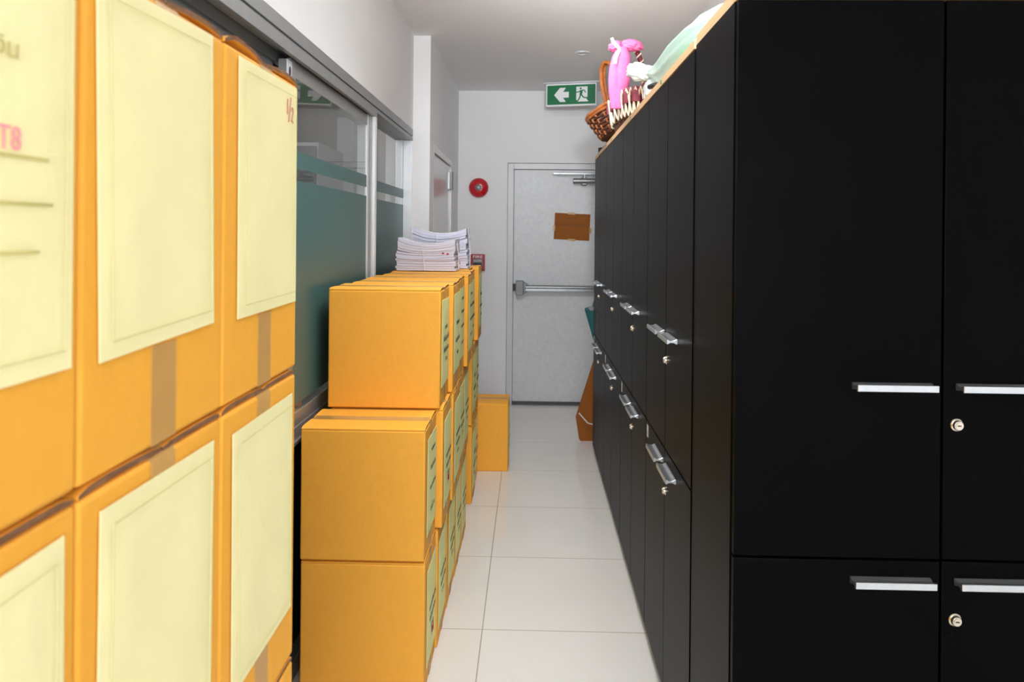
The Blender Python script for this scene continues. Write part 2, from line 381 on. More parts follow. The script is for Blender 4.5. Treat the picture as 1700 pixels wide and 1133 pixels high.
# ------------------------------------------------------------------ cartons
BX, BYW, BH = .38, .258, .396       # length (into the wall), width, body height
PITCH = .4055
def carton_meshes():
    g = {}
    # body: slightly bulged block with rounded corners
    mb = MB(); nx, ny, nz = 1, 1, 1
    mb.box(-BX / 2, BX / 2, -BYW / 2, BYW / 2, 0, BH)
    me = mb.mesh('carton_body', M['card'], bevel=.005, seg=3)
    bm = bmesh.new(); bm.from_mesh(me)
    g['body'] = me; bm.free()
    # flaps: arched boards, raised at the open ends
    def flap(side, amp, name):  # arched board
        mb = MB(); n = 10; k = 8; th = .0055
        def z(s, t):        # s across 0..1 (edge to seam), t along 0..1 (wall end to corridor end)
            e = abs(2 * t - 1) ** 6
            return BH + .0008 + amp * e * math.sin(PI * min(1, s * 1.15)) * (.85 + .15 * math.sin(9 * s))
        vs = []
        for h in (0, th):
            for i in range(k + 1):
                t = i / k
                for j in range(n + 1):
                    s = j / n; y = side * (BYW / 2 - .002 - s * (BYW / 2 - .004))
                    vs.append(((t - .5) * (BX - .002), y, z(s, t) + h * (1 if 0 < s < 1 else .6)))
        def ix(h, i, j): return h * (k + 1) * (n + 1) + i * (n + 1) + j
        fs = []
        for i in range(k):
            for j in range(n):
                fs.append((ix(1, i, j), ix(1, i + 1, j), ix(1, i + 1, j + 1), ix(1, i, j + 1)))
                fs.append((ix(0, i, j), ix(0, i, j + 1), ix(0, i + 1, j + 1), ix(0, i + 1, j)))
        mb.add(vs, fs)
        o = 0; mb.cur = 0
        mb.f += [(ix(0, i, 0), ix(0, i + 1, 0), ix(1, i + 1, 0), ix(1, i, 0)) for i in range(k)]; mb.mi += [0] * k
        mb.f += [(ix(0, i, n), ix(1, i, n), ix(1, i + 1, n), ix(0, i + 1, n)) for i in range(k)]; mb.mi += [1] * k
        mb.f += [(ix(0, 0, j), ix(1, 0, j), ix(1, 0, j + 1), ix(0, 0, j + 1)) for j in range(n)]; mb.mi += [1] * n
        mb.f += [(ix(0, k, j), ix(0, k, j + 1), ix(1, k, j + 1), ix(1, k, j)) for j in range(n)]; mb.mi += [1] * n
        return mb.mesh(name, [M['card'], M['cardin']], smooth=True, angle=50)
    g['flaps'] = [(flap(-1, .0026, 'top_flap'), flap(1, .0026, 'top_flap')), (flap(-1, .0028, 'top_flap'), flap(1, .0012, 'top_flap'))]
    g['flaps_open'] = (flap(-1, .0028, 'top_flap'), flap(1, .0015, 'top_flap'))
    g['flaps_raised'] = (flap(-1, .011, 'top_flap'), flap(1, .005, 'top_flap'))
    # tape over the seam with a tail down the corridor end
    mb = MB(); tw = .023; zt = BH + .0066
    path = [(-BX / 2 - .0015, BH - .07), (-BX / 2 - .0015, BH - .004), (-BX / 2 + .006, zt), (0, zt), (BX / 2 - .006, zt), (BX / 2 + .0006, BH - .004), (BX / 2 + .0006, BH - .062)]
    vs = []; fs = []
    for i, (x, z) in enumerate(path):
        a = path[max(0, i - 1)]; b = path[min(len(path) - 1, i + 1)]; dx, dz = b[0] - a[0], b[1] - a[1]; l = math.hypot(dx, dz); nx_, nz_ = -dz / l, dx / l
        for h in (0, .0005):
            vs += [(x + nx_ * h, -tw, z + nz_ * h), (x + nx_ * h, tw, z + nz_ * h)]
    for i in range(len(path) - 1):
        a = 4 * i; b = a + 4
        fs += [(a, a + 1, b + 1, b), (a + 2, b + 2, b + 3, a + 3), (a, b, b + 2, a + 2), (a + 1, a + 3, b + 3, b + 1)]
    fs += [(0, 2, 3, 1), (len(vs) - 4, len(vs) - 3, len(vs) - 1, len(vs) - 2)]
    mb.add(vs, fs); g['tape'] = mb.mesh('tape', M['tape'], smooth=True, angle=60)
    g['tape_low'] = MB().box(BX / 2 + .0003, BX / 2 + .0009, -tw, tw, .0015, .09).mesh('tape', M['tape'])
    return g
G = carton_meshes()
def sheet_mesh(wd, ht, m, name='label', amp=.0012, seed=0):
    """a pasted paper sheet in the plane x = 0, y across, z up, slightly cockled."""
    rr = random.Random(seed); ph = [rr.uniform(0, 6) for _ in range(4)]
    nx, nz = 14, 18; mb = MB(); vs = []; fs = []
    def off(y, z):
        e = min(1, 6 * min(y, 1 - y, z, 1 - z) + .05)
        return .0024 + amp * e * (1 + math.sin(7 * y + ph[0]) * math.sin(6 * z + ph[1]) * .6 + math.sin(13 * z + 5 * y + ph[2]) * .35)
    for h in (0, 1):
        for i in range(nz + 1):
            for j in range(nx + 1):
                y = j / nx; z = i / nz
                vs.append((off(y, z) if h else .0015, (y - .5) * wd, (z - .5) * ht))
    def ix(h, i, j): return h * (nz + 1) * (nx + 1) + i * (nx + 1) + j
    for i in range(nz):
        for j in range(nx):
            fs.append((ix(1, i, j), ix(1, i, j + 1), ix(1, i + 1, j + 1), ix(1, i + 1, j))); fs.append((ix(0, i, j), ix(0, i + 1, j), ix(0, i + 1, j + 1), ix(0, i, j + 1)))
    for i in range(nz):
        fs.append((ix(0, i, 0), ix(1, i, 0), ix(1, i + 1, 0), ix(0, i + 1, 0))); fs.append((ix(0, i, nx), ix(0, i + 1, nx), ix(1, i + 1, nx), ix(1, i, nx)))
    for j in range(nx):
        fs.append((ix(0, 0, j), ix(0, 0, j + 1), ix(1, 0, j + 1), ix(1, 0, j))); fs.append((ix(0, nz, j), ix(1, nz, j), ix(1, nz, j + 1), ix(0, nz, j + 1)))
    mb.add(vs, fs)
    return mb.mesh(name, m, smooth=True, angle=60)
LX = .0060                       # lettering sits just above the cockled sheet
onface = lambda x, y, t: (LX + t, x, y)
def print_mesh(kind):
    L_ = {0: [('เอกสาร', .016, .075, .045), ('ใบสำคัญจ่ายทั่วไป', .018, .165, .005), ('ฝ่ายบัญชีกลาง', .018, .155, -.034), ('ปี ๕๗', .015, .05, -.068)],
          1: [('รายการเบิก', .018, .105, .030), ('หลักฐานการจ่าย', .018, .150, -.034), ('๒/๕๗', .018, .045, -.085)],
          2: [('เอกสารการเงินและบัญชี', .014, .150, .015), ('เบิกจ่ายประจำเดือน', .014, .135, -.022), ('ปี ๕๖', .014, .06, -.058)],
          3: [('งบประมาณรายจ่าย', .012, .08, .10), ('โครงการอบรม', .014, .12, .045), ('เอกสารประกอบ', .014, .13, -.015), ('ชุดที่ ๓', .014, .09, -.085)]}[kind]
    out = []
    for body, hgt, wd, z in L_:
        mb = MB(); put_text(mb, body, hgt, onface, 0, z, width=wd); out.append(mb.mesh('printed_line', M['ink']))
    return out
PR = [print_mesh(k) for k in range(4)]
def scrawl(kind):
    mb = MB(); rr = random.Random(kind)
    pts = [(-.02 + .045 * i / 22 , -.075 + .012 * math.sin(i * 1.5) + .004 * rr.random()) for i in range(23)]
    mb.ribbon(pts, .003, onface)
    return mb.mesh('red_handwriting', M['inkred'])
SCR = scrawl(1)
SH_MID = [sheet_mesh(.21, .297, M['paper2'], seed=k) for k in range(3)]
SH_NEAR = [sheet_mesh(.21, .297, M['paper'], amp=.0016, seed=10 + k) for k in range(4)]

def carton(loc, label, group, sheet, lab_y=0., lab_z=.214, lab_rot=0., text=None, flaps=0, scr=False, rz=0.):
    t = thing('archive_carton', label, 'box', loc, rz, group)
    link('body', G['body'], t)
    fl = G['flaps_open'] if flaps == 2 else G['flaps_raised'] if flaps == 3 else G['flaps'][flaps]
    for f in fl: link('top_flap', f, t)
    link('tape', G['tape'], t); link('tape', G['tape_low'], t)
    if sheet is not None:
        s_ = link('paper_label', sheet, t, (BX / 2, lab_y, lab_z)); s_.rotation_euler = (lab_rot, 0, 0)
        for q in text or (): link('printed_line', q, s_)
        if scr: link('red_handwriting', SCR, s_)
        return t, s_
    return t, None

# -- long stack along the partition
FR = [2.300, 2.567, 2.832, 3.098, 3.364, 3.640, 3.925, 4.192]
X1 = [-.312, -.305, -.303, -.300, -.299, -.325, -.296, -.303]     # corridor faces, bottom tier
X2 = [-.3145, -.2915, -.2835, -.290, -.292, -.322, -.298, -.302]
Y3 = [2.556, 2.818, 3.086, 3.356, 3.632, 3.900, 4.176]
X3 = [-.302, -.286, -.292, -.276, -.288, -.318, -.286]
ORD = ['first', 'second', 'third', 'fourth', 'fifth', 'sixth', 'seventh', 'last']
GRP = 'orange cartons in the long stack by the glass partition'
XT = {1: 'bottom', 2: 'middle', 3: 'top'}
i = 0
for tier, xs, ys in ((1, X1, FR), (2, X2, FR), (3, X3, Y3)):
    for k, (xf, yf) in enumerate(zip(xs, ys)):
        o_ = 'last' if k == len(ys) - 1 else ORD[k]
        lab = 'orange file carton, %s from the near end of the long stack\'s %s tier' % (o_, XT[tier])
        if o_ == 'last': lab = 'orange file carton at the far end of the long stack\'s %s tier' % XT[tier]
        if tier == 3 and k == 4: lab = 'orange file carton in the top tier holding up the front paper bundle'
        ly = R.uniform(-.008, .008)
        if tier == 1: ly = (.018, -.012, .020, 0, -.018, 0, 0, 0)[k]
        tx = {1: (2, 2, 2, 2, 2, 0, 1, 1), 2: (3, 2, 2, 2, 2, 0, 1, 1), 3: (0, 1, 3, 3, 1, 0, 1)}[tier][k]
        lr = R.uniform(-.015, .015)
        if tier == 2 and k == 0: ly, lr = .018, -.03
        lz = {1: .205, 2: .205, 3: .212}[tier]
        zz = (tier - 1) * PITCH
        carton((xf - BX / 2, yf + BYW / 2, zz), lab, GRP, SH_MID[i % 3], ly, lz, lr, PR[tx], flaps=i % 2, scr=(tier == 1 and k == 0) or (tier == 2 and k == 1))
        i += 1
# -- lone carton on the floor further on
carton((-.1845 - .06 - .07, 4.58 + .02, 0), 'lone orange carton standing on the floor past the end of the long stack', 'lone carton', SH_MID[1], 0, .205, .01, PR[1], flaps=0)

# -- stack beside the camera
GN = 'orange cartons with big yellow labels in the near stack'
NY = [(.2935, 'first'), (.5535, 'middle'), (.8135, 'last')]
NFX = -.332
def frame_mesh(text=None):
    mb = MB(); a, b, wl = .092, .134, .0011
    P = [(-a, -b), (a, -b), (a, b), (-a, b)]
    for q in range(4): mb.ribbon([P[q], P[(q + 1) % 4]], wl, onface, .0004)
    return mb.mesh('printed_border', M['border'])
BOR = frame_mesh()
def one_half():
    mb = MB(); c_ = (.070, .114)
    mb.ribbon([(-.018, .012), (-.0175, -.008)], .0013, lambda x, y, t: onface(x + c_[0], y + c_[1], t))
    mb.ribbon([(-.0035, .016), (-.012, -.018)], .0013, lambda x, y, t: onface(x + c_[0], y + c_[1], t))
    mb.ribbon([(-.001, -.002), (.001, .003), (.005, .003), (.006, -.002), (.002, -.011), (-.001, -.016), (.002, -.015), (.007, -.017)], .0013, lambda x, y, t: onface(x + c_[0], y + c_[1], t))
    return mb.mesh('red_handwriting', M['inkred'])
for tier in range(4):
    for k, (y0, nm) in enumerate(NY):
        z0 = tier * PITCH
        tn = ('bottom', 'second', 'third', 'top')[tier]
        lab = 'orange carton in the near stack\'s %s tier, %s' % (tn, ('half out of frame at its near end', 'between two other cartons', 'at its far end')[k])
        if tier == 3 and k == 2: lab = 'orange carton with red 1/2 on its label, top of the near stack'
        if tier == 3 and k == 1: lab = 'orange carton with a blank pale label, top tier of near stack, middle one'
        if tier == 3 and k == 0: lab = 'orange carton with red writing and ruled lines on label, near stack top'
        sh = SH_NEAR[(tier + k) % 4] if tier >= 2 else None
        lz = .2410 if tier == 3 else (.2305 if k < 2 else .2225)
        ly = {(3, 0): .0125, (3, 1): -.006, (3, 2): .0120, (2, 0): .007, (2, 1): .000, (2, 2): .004}.get((tier, k), 0)
        t, s_ = carton((NFX - BX / 2, y0 + BYW / 2, z0), lab, GN, sh, ly, lz, {(3, 1): .03, (3, 0): .0, (2, 1): -.01}.get((tier, k), .008), flaps=3 if tier == 3 else 2)
        if s_ is None: continue
        if (tier, k) != (3, 0): link('printed_border', BOR, s_)
        if (tier, k) == (3, 2): link('red_handwriting', one_half(), s_)
        if (tier, k) == (3, 0):
            link('printed_border', BOR, s_)
            for z, xe in ((-.0025, .071), (-.0325, .076), (-.064, .0625)): MB().ribbon([(-.09, z), (xe, z)], .0022, onface, .0004).build('ruled_line', M['inkolive'], s_)
            mb = MB(); put_text(mb, 'การเงิน', .012, onface, .042, .059, align='RIGHT', width=.062); mb.build('printed_text', M['inkolive'], s_)
            mb = MB(); put_text(mb, 'T8', .016, onface, .044, .001, align='RIGHT', width=.022); mb.build('red_handwriting', M['inkpink'], s_)

# ------------------------------------------------------------------ paper bundles
def bundle(loc, label, n, rise, seed, hgt, bend=.026):
    rr = random.Random(seed)
    t = thing('paper_bundle', label, 'papers', loc, rr.uniform(-.02, .02), 'tied bundles of papers on the cartons')
    z = 0.; Lx, Ly = .288, .205
    ths = [rr.uniform(.75, 1.3) for _ in range(n)]; tot = sum(ths); ths = [h_ * hgt / tot for h_ in ths]
    zs = []
    for q in range(n):
        th = ths[q]; jx, jy = rr.uniform(-.005, .005), rr.uniform(-.004, .004)
        if q == 0: jx = .004
        nx = 16; vs = []; fs = []
        s0 = bend * (q / n) ** 1.5; s1 = bend * ((q + 1) / n) ** 1.5
        for i_ in range(nx + 1):
            u = i_ / nx * 2 - 1; cur = abs(u) ** 2.2 * (1.25 if u < 0 and q > n * .6 else 1.)
            for y in (-Ly / 2, Ly / 2):
                vs += [(u * Lx / 2 * (1 - .04 * (q / n)) + jx, y + jy, z + s0 * cur + .0003), (u * Lx / 2 * (1 - .04 * (q / n)) + jx, y + jy, z + th + s1 * cur - .0006)]
        for i_ in range(nx):
            a = i_ * 4; b = a + 4
            fs += [(a, b, b + 1, a + 1), (a + 2, a + 3, b + 3, b + 2), (a + 1, b + 1, b + 3, a + 3), (a, a + 2, b + 2, b)]
        fs += [(0, 1, 3, 2), (nx * 4, nx * 4 + 2, nx * 4 + 3, nx * 4 + 1)]
        MB().add(vs, fs).build('booklet', M['sheets'], t)
        z += th
    # twine: one loop across, one loop lengthwise
    r_ = .0022; yy = Ly / 2 + .006
    MB().tube([(-.005, -yy, .001), (-.008, -yy, hgt * .5), (-.018, -yy, hgt), (-.018, 0, hgt + .002), (-.018, yy, hgt), (-.005, yy, .001)], r_, 6).build('twine', M['twine'], t, smooth=True)
    top = [(x * Lx / 2, -.01, hgt + bend * abs(x) ** 2.2 * (1.25 if x < 0 else 1) + .002) for x in (-.97, -.6, -.3, 0, .3, .6, .97)]
    MB().tube([(-Lx / 2 - .008, -.01, .01)] + top + [(Lx / 2 + .008, -.02, hgt * .5), (Lx / 2 + .008, -.02, .006)], r_, 6).build('twine', M['twine'], t, smooth=True)
    return t, Ly
ZT = 3 * PITCH + .001
b1, Ly = bundle((-.508, 3.768, ZT), 'front bundle of white papers tied with twine on top of the long stack', 12, 0, 3, .128)
for dx, dz in ((.085, .082), (.108, .079)):
    MB().box(dx - .005, dx + .005, -Ly / 2 - .009, -Ly / 2 - .003, dz, dz + .007).build('red_tab', M['inkred'], b1)
bundle((-.475, 4.045, ZT), 'rear bundle of papers tied with twine, standing taller behind the other bundle', 14, 0, 9, .178, .030)

# ------------------------------------------------------------------ black cabinets
FX, FY = .405, 1.531
ZTOP, ZDIV = 1.872, .766
def pull(length):
    """aluminium dog-bone profile bar; local: along x, sticks out to -y."""
    p = [(0, -.0066), (0, .0066), (-.005, .0066), (-.010, .0032), (-.021, .0032), (-.026, .0066), (-.030, .0066), (-.030, -.0066), (-.026, -.0066), (-.021, -.0032), (-.010, -.0032), (-.005, -.0066)]
    mb = MB(); mb.prism(p, lambda q, t: (t, q[0], q[1]), -length / 2, length / 2)
    return mb.mesh('handle', M['alu'], bevel=.0008, seg=1)
HM = pull(.157)
def lock_mesh():
    mb = MB(); f = lambda x, y, hh: (x, -hh, y)
    mb.lathe([(.0128, 0), (.0128, .003), (.0112, .0045), (.0102, .0045), (.0100, .008), (.0088, .0105), (.0072, .0105), (.0068, .0118)], f, 24)
    mb.cur = 1; mb.box(-.0035, .0035, -.0126, -.0119, -.001, .001)
    return mb.mesh('lock', [M['nickel'], M['dark']], smooth=True, angle=30)
LM = lock_mesh()
def cabinet(loc, rz, label, w=.744, dw=None, depth=.45, group='black cabinets along the corridor', sticker=True, zt=ZTOP, topz=.024, joint=True):
    """front faces local -y at y = 0; x from 0 to w."""
    t = thing('storage_cabinet', label, 'cabinet', loc, rz, group)
    MB().box(0, w, .021, depth, .05, zt).build('carcass', M['blackin'] if sticker else M['black'], t, bevel=.001)
    MB().box(.01, w - .01, .035, depth - .02, 0, .05).build('plinth', M['dark'], t)
    MB().box(0.0008, w - .0008, -.002, depth, zt + .0005, zt + topz).build('top_board', M['beech'], t, bevel=.0012)
    g = .0024; hw = w / 2
    for part, z0, z1, hz, lz in (('u', ZDIV + g, zt - .003, 1.111, 1.036), ('l', .052, ZDIV - g, .7255, .650)):
        for side in (0, 1):
            xa, xb = (g, hw - g) if side == 0 else (hw + g, w - g)
            d = MB().box(xa, xb, 0, .019, z0, z1).build('cabinet_door', M['black'], t, bevel=.0012)
            hx = hw - .021 - .0785 if side == 0 else hw + .026 + .0785
            link('handle', HM, d, (hx, 0, hz))
            if side == 1: link('lock', LM, d, (hw + .028, 0, lz))
            if sticker and side == 0 and part == 'l':
                MB().box(.022, .052, -.0008, 0, .712, .752).build('sticker', M['sticker'], d)
    return t
# facing the camera
t = cabinet((FX + .002, FY, 0), 0, 'black cabinet facing the camera with bright bar handles at corridor corner', w=.82, depth=.382, sticker=False, zt=ZTOP + .008, topz=.026)
# corridor row, fronts towards -x
PT = .743
ORC = ['black cabinet in the corridor row touching the corner cabinet', 'black cabinet second in the corridor row after the corner cabinet',
       'black cabinet in the corridor row, second before the exit door end', 'black cabinet at the exit door end of the corridor row']
y0 = 1.9155
cab = None
for k in range(4):
    yy = y0 + PT * (k + 1)
    if cab is None:
        cab = cabinet((FX, yy - .0008, 0), -PI / 2, ORC[0], w=PT - .0016, depth=.45)
        # two paper stickers on the board edge
        MB().box(.25, .268, -.0032, -.002, 1.878, 1.890).build('green_sticker', M['greensticker'], cab)
    else:
        c_ = dup(cab, (FX, yy - .0008, 0), -PI / 2, ORC[k])

# ------------------------------------------------------------------ things on top of the cabinets
ZS = ZTOP + .0245
def ell(a, b, n, ph=0., e=2.6):
    out = []
    for j in range(n):
        th = 2 * PI * j / n + ph; c_, s_ = math.cos(th), math.sin(th)
        out.append((a * math.copysign(abs(c_) ** (2 / e), c_), b * math.copysign(abs(s_) ** (2 / e), s_)))
    return out
def basket(loc, rot, label, a0, b0, a1, b1, h, rows, warps, mw, mr, name='wicker_basket'):
    t = thing(name, label, 'basket', loc); t.rotation_euler = rot
    n = warps * 6
    for q in range(rows):
        f = (q + .5) / rows; a = a0 + (a1 - a0) * f; b = b0 + (b1 - b0) * f; z = .006 + h * f
        pts = []
        for j, (x, y) in enumerate(ell(a, b, n)):
            o_ = 1 + .030 * math.cos(2 * PI * j / n * warps / 2 + PI * (q % 2))
            pts.append((x * o_, y * o_, z))
        MB().tube(pts, h / rows * .56, 6, closed=True).build('weave_strand', mw, t, smooth=True)
    mb = MB()
    lo = ell(a0, b0, warps); hi = ell(a1, b1, warps)
    for (x, y), (X, Y) in zip(lo, hi): mb.tube([(x * 1.02, y * 1.02, .004), (X * 1.02, Y * 1.02, h + .004)], .0062, 6)
    s_ = mb.build('ribs', mr, t, smooth=True); s_['kind'] = 'stuff'; s_.name = 'upright_weave'
    mb = MB(); mb.prism(ell(a0 * .98, b0 * .98, 32), lambda p, z: (p[0], p[1], z), 0, .007); mb.build('basket_base', mw, t)
    return t
# far basket: tilted oblong wicker basket
bt = basket((.475, 4.10, ZS + .040), (0, -.27, -.98), 'brown wicker basket tilted at the cabinet edge nearer the exit sign', .115, .080, .170, .125, .118, 7, 26, M['wickerdark'], M['wickerlight'])
for q in range(2):
    mb = MB(); mb.tube([(x, y, .122 + .012 * q + .003 * math.sin(j * 1.6 + q * PI)) for j, (x, y) in enumerate(ell(.172 + .006 * q, .127 + .006 * q, 44))], .0105, 8, closed=True)
    mb.build('rim', M['wickerlight'], bt, smooth=True)
mb = MB()
for q in (-1, 1):
    mb.tube([(.03 - .085 * math.cos(PI * s), q * .010 - .045 * math.sin(PI * s), .115 + .285 * math.sin(PI * s) ** .8) for s in [i_ / 24 for i_ in range(25)]], .0105, 8)
mb.build('basket_handle', M['wickerlight'], bt, smooth=True)
# near basket: maroon cloth trim laced with cream cord
b2 = basket((.487, 3.67, ZS + .012), (0, -.05, -1.42), 'dark basket with maroon trim, cream lacing and tall pink bow beside the plastic bag', .16, .062, .205, .085, .125, 6, 24, M['wickerdark'], M['wicker'], 'laced_basket')
mb = MB(); mb.tube([(x, y, .130) for x, y in ell(.207, .087, 48)], .013, 8, closed=True); mb.build('rim', M['wickerlight'], b2, smooth=True)
for q in range(30):
    (x, y) = ell(.212, .092, 30)[q]
    if q % 2 == 0:
        m_ = MB(); m_.tube([(x * .9, y * .9, .138), (x, y, .148), (x * 1.03, y * 1.03, .13), (x * 1.0, y * 1.0, .09)], .014, 8, flat=1.6)
        m_.build('maroon_wrap', M['maroon'], b2, smooth=True)
E1 = ell(.224, .105, 120); E2 = ell(.205, .086, 120)
for sg in (1, -1):
    pts = []
    for j in range(120):
        f = .5 + .5 * math.cos(sg * 2 * PI * j * 15 / 120 + (0 if sg > 0 else PI))
        pts.append((E2[j][0] + (E1[j][0] - E2[j][0]) * f, E2[j][1] + (E1[j][1] - E2[j][1]) * f, .035 + .118 * f))
    MB().tube(pts, .0042, 6, closed=True).build('cord_lacing', M['cord'], b2, smooth=True)
HP = [(0.02 * math.sin(PI * s), -.0075 - .0675 * math.cos(PI * s) - .02 * math.sin(PI * s), .12 + .285 * math.sin(PI * s) ** .7) for s in [i_ / 30 for i_ in range(31)]]
MB().tube(HP, .0125, 10).build('basket_handle', M['maroon'], b2, smooth=True)
sp = []
for i_ in range(31 * 6 - 5):
    f = i_ / 6; a = int(min(f, 29)); u = f - a; p = Vector(HP[a]).lerp(Vector(HP[min(30, a + 1)]), u); an = 2 * PI * f * .55
    tg = (Vector(HP[min(30, a + 1)]) - Vector(HP[a])).normalized(); s1 = Vector((1, 0, 0)); s2 = tg.cross(s1).normalized(); s1 = s2.cross(tg)
    sp.append(p + (s1 * math.cos(an) + s2 * math.sin(an)) * .0135)
MB().tube(sp, .0032, 6).build('cord_winding', M['cord'], b2, smooth=True)

# pink ribbon bow tied on the basket handle: world-placed
class Rb: pass
RBM = (Matrix.Translation((.487, 3.67, ZS + .012)) @ __import__('mathutils').Euler((0, -.05, -1.42)).to_matrix().to_4x4()).inverted() @ Matrix.Translation((.418, 3.60, 2.28))
def hang(o):
    o.parent = b2; o.matrix_local = RBM; return o
def band(path, wid, th, name, m, parent, side=(0, 1, 0)):
    """folded strip of cloth following 3-D points."""
    P = [Vector(p) for p in path]; sd = Vector(side); vs = []; fs = []
    for i_, p in enumerate(P):
        a = P[max(0, i_ - 1)]; b = P[min(len(P) - 1, i_ + 1)]; tg = (b - a).normalized(); s1 = (sd - tg * sd.dot(tg)).normalized(); nr = tg.cross(s1)
        w_ = (wid[i_] if isinstance(wid, (list, tuple)) else wid) / 2
        for u in (-1, -.5, 0, .5, 1):
            bow = .25 * w_ * (1 - u * u)
            vs.append(p + s1 * w_ * u + nr * (bow + th / 2))
        for u in (1, .5, 0, -.5, -1):
            bow = .25 * w_ * (1 - u * u)
            vs.append(p + s1 * w_ * u + nr * (bow - th / 2))
    n = 10
    for i_ in range(len(P) - 1):
        for j in range(n): fs.append((i_ * n + j, i_ * n + (j + 1) % n, (i_ + 1) * n + (j + 1) % n, (i_ + 1) * n + j))
    fs.append(tuple(range(n - 1, -1, -1))); fs.append(tuple((len(P) - 1) * n + j for j in range(n)))
    return MB().add(vs, fs).build(name, m, parent, smooth=True, angle=70)
LOOPS = [((.048, -.012, .010), (.050, .030, .027), 2, .18), ((-.030, -.004, .008), (.034, .028, .025), 3, -.3)]
hang(MB().lathe([(.004, -.024), (.017, -.016), (.021, 0), (.017, .016), (.004, .024)], lambda x, y, z: (x, y, z), 14).build('bow_knot', M['pink'], smooth=True))
hang(band([(.0, -.024, -.005), (.006, -.030, -.05), (.002, -.034, -.10), (.006, -.034, -.16), (-.002, -.034, -.22), (-.010, -.034, -.262), (-.014, -.034, -.29)], [.04, .062, .060, .058, .052, .046, .03], .018, 'ribbon_tail', M['pink'], None, side=(1, 0, 0)))
hang(band([(-.008, -.012, -.005), (-.024, -.020, -.05), (-.034, -.022, -.10), (-.036, -.022, -.15), (-.034, -.022, -.20), (-.030, -.022, -.255), (-.034, -.022, -.29)], [.03, .046, .052, .055, .055, .05, .035], .014, 'ribbon_tail', M['pink'], None, side=(1, 0, 0)))
hang(band([(-.012, -.03, -.012), (-.03, -.035, .004), (-.044, -.035, .020), (-.052, -.035, .040)], [.018, .018, .016, .015], .002, 'lilac_ribbon', M['palelilac'], None, side=(1, .3, .8)))
hang(band([(-.012, -.035, -.012), (-.022, -.046, -.03), (-.034, -.05, -.06), (-.036, -.05, -.085)], [.016, .018, .018, .018], .002, 'lilac_ribbon', M['palelilac'], None, side=(1, .2, 0)))

# translucent plastic bag lying on its side, knotted
pbg = thing('plastic_bag', 'white translucent plastic bag of mint coloured contents, knotted, lying on cabinets', 'bag', (.60, 2.55, ZS))
def blob(pts, rad, n=28, name='bag_film', m=None, fold=.0, k=9, parent=None, squash=1.):
    P = [Vector(p) for p in pts]; vs = []; fs = []; rr = random.Random(5)
    for i_, p in enumerate(P):
        for j in range(n):
            th = 2 * PI * j / n; rx, rz = rad[i_]
            o_ = 1 + fold * math.sin(k * th + i_ * .35) * (1.6 if rx < .07 else .6) + .012 * math.sin(3 * th + i_)
            x = rx * math.cos(th) * o_; z = rz * math.sin(th) * o_
            vs.append((p.x + x, p.y, max(.002, (p.z + z) * .76)))
    for i_ in range(len(P) - 1):
        for j in range(n): fs.append((i_ * n + j, i_ * n + (j + 1) % n, (i_ + 1) * n + (j + 1) % n, (i_ + 1) * n + j))
    fs.append(tuple(range(n - 1, -1, -1))); fs.append(tuple((len(P) - 1) * n + j for j in range(n)))
    return MB().add(vs, fs).build(name, m, parent, smooth=True, angle=80)
ax = [(.02, -.56, .10), (.02, -.54, .11), (.02, -.45, .115), (.015, -.30, .12), (.01, -.10, .12), (0, .10, .125), (-.03, .25, .14), (-.07, .36, .165), (-.105, .44, .185), (-.125, .485, .195)]
rd = [(.02, .02), (.09, .06), (.15, .10), (.175, .118), (.18, .122), (.165, .115), (.13, .09), (.085, .060), (.045, .036), (.026, .024)]
blob(ax, rd, 48, 'bag_film', M['bag'], .05, 11, pbg)
ax2 = [(.02, -.50, .09), (.02, -.48, .095), (.02, -.30, .10), (.01, -.10, .10), (0, .06, .10), (-.01, .16, .10), (-.01, .18, .10)]
rd2 = [(.02, .02), (.09, .06), (.14, .088), (.145, .092), (.125, .085), (.06, .045), (.01, .01)]
blob(ax2, rd2, 32, 'bag_contents', M['mint'], .06, 7, pbg)
def lump(c_, r3, name, seed, m, parent, rot=0.):
    rr = random.Random(seed); bm = bmesh.new(); bmesh.ops.create_icosphere(bm, subdivisions=4, radius=1)
    ph = [rr.uniform(0, 6.3) for _ in range(6)]
    for v in bm.verts:
        p = v.co.normalized(); f = 1 + .10 * math.sin(6 * p.x + ph[0]) * math.sin(7 * p.z + ph[1]) + .07 * math.sin(13 * p.y + 8 * p.x + ph[2]) + .05 * math.sin(17 * p.z + ph[3])
        v.co = Vector((p.x * r3[0] * f, p.y * r3[1] * f, p.z * r3[2] * f)); v.co.rotate(Matrix.Rotation(rot, 3, 'Y')); v.co += Vector(c_)
    for f in bm.faces: f.smooth = True
    me = bpy.data.meshes.new(name); bm.to_mesh(me); bm.free(); me.materials.append(m)
    return link(name, me, parent)
for c_, r3, sd_, ro in LOOPS: hang(lump(c_, r3, 'bow_loop', sd_, M['pink'], None, ro))
lump((-.135, .50, .152), (.028, .034, .030), 'bag_knot', 1, M['bagthick'], pbg)
lump((-.175, .51, .158), (.050, .034, .036), 'bag_ear', 2, M['bagthick'], pbg, .3)
lump((-.125, .50, .082), (.032, .032, .062), 'bag_ear', 4, M['bagthick'], pbg, .15)
mb = MB(); mb.tube([(-.165, .30, .058), (-.15, .25, .055), (-.13, .2, .035)], [.010, .012, .012], 8); mb.build('dark_strap', M['dark'], pbg, smooth=True)

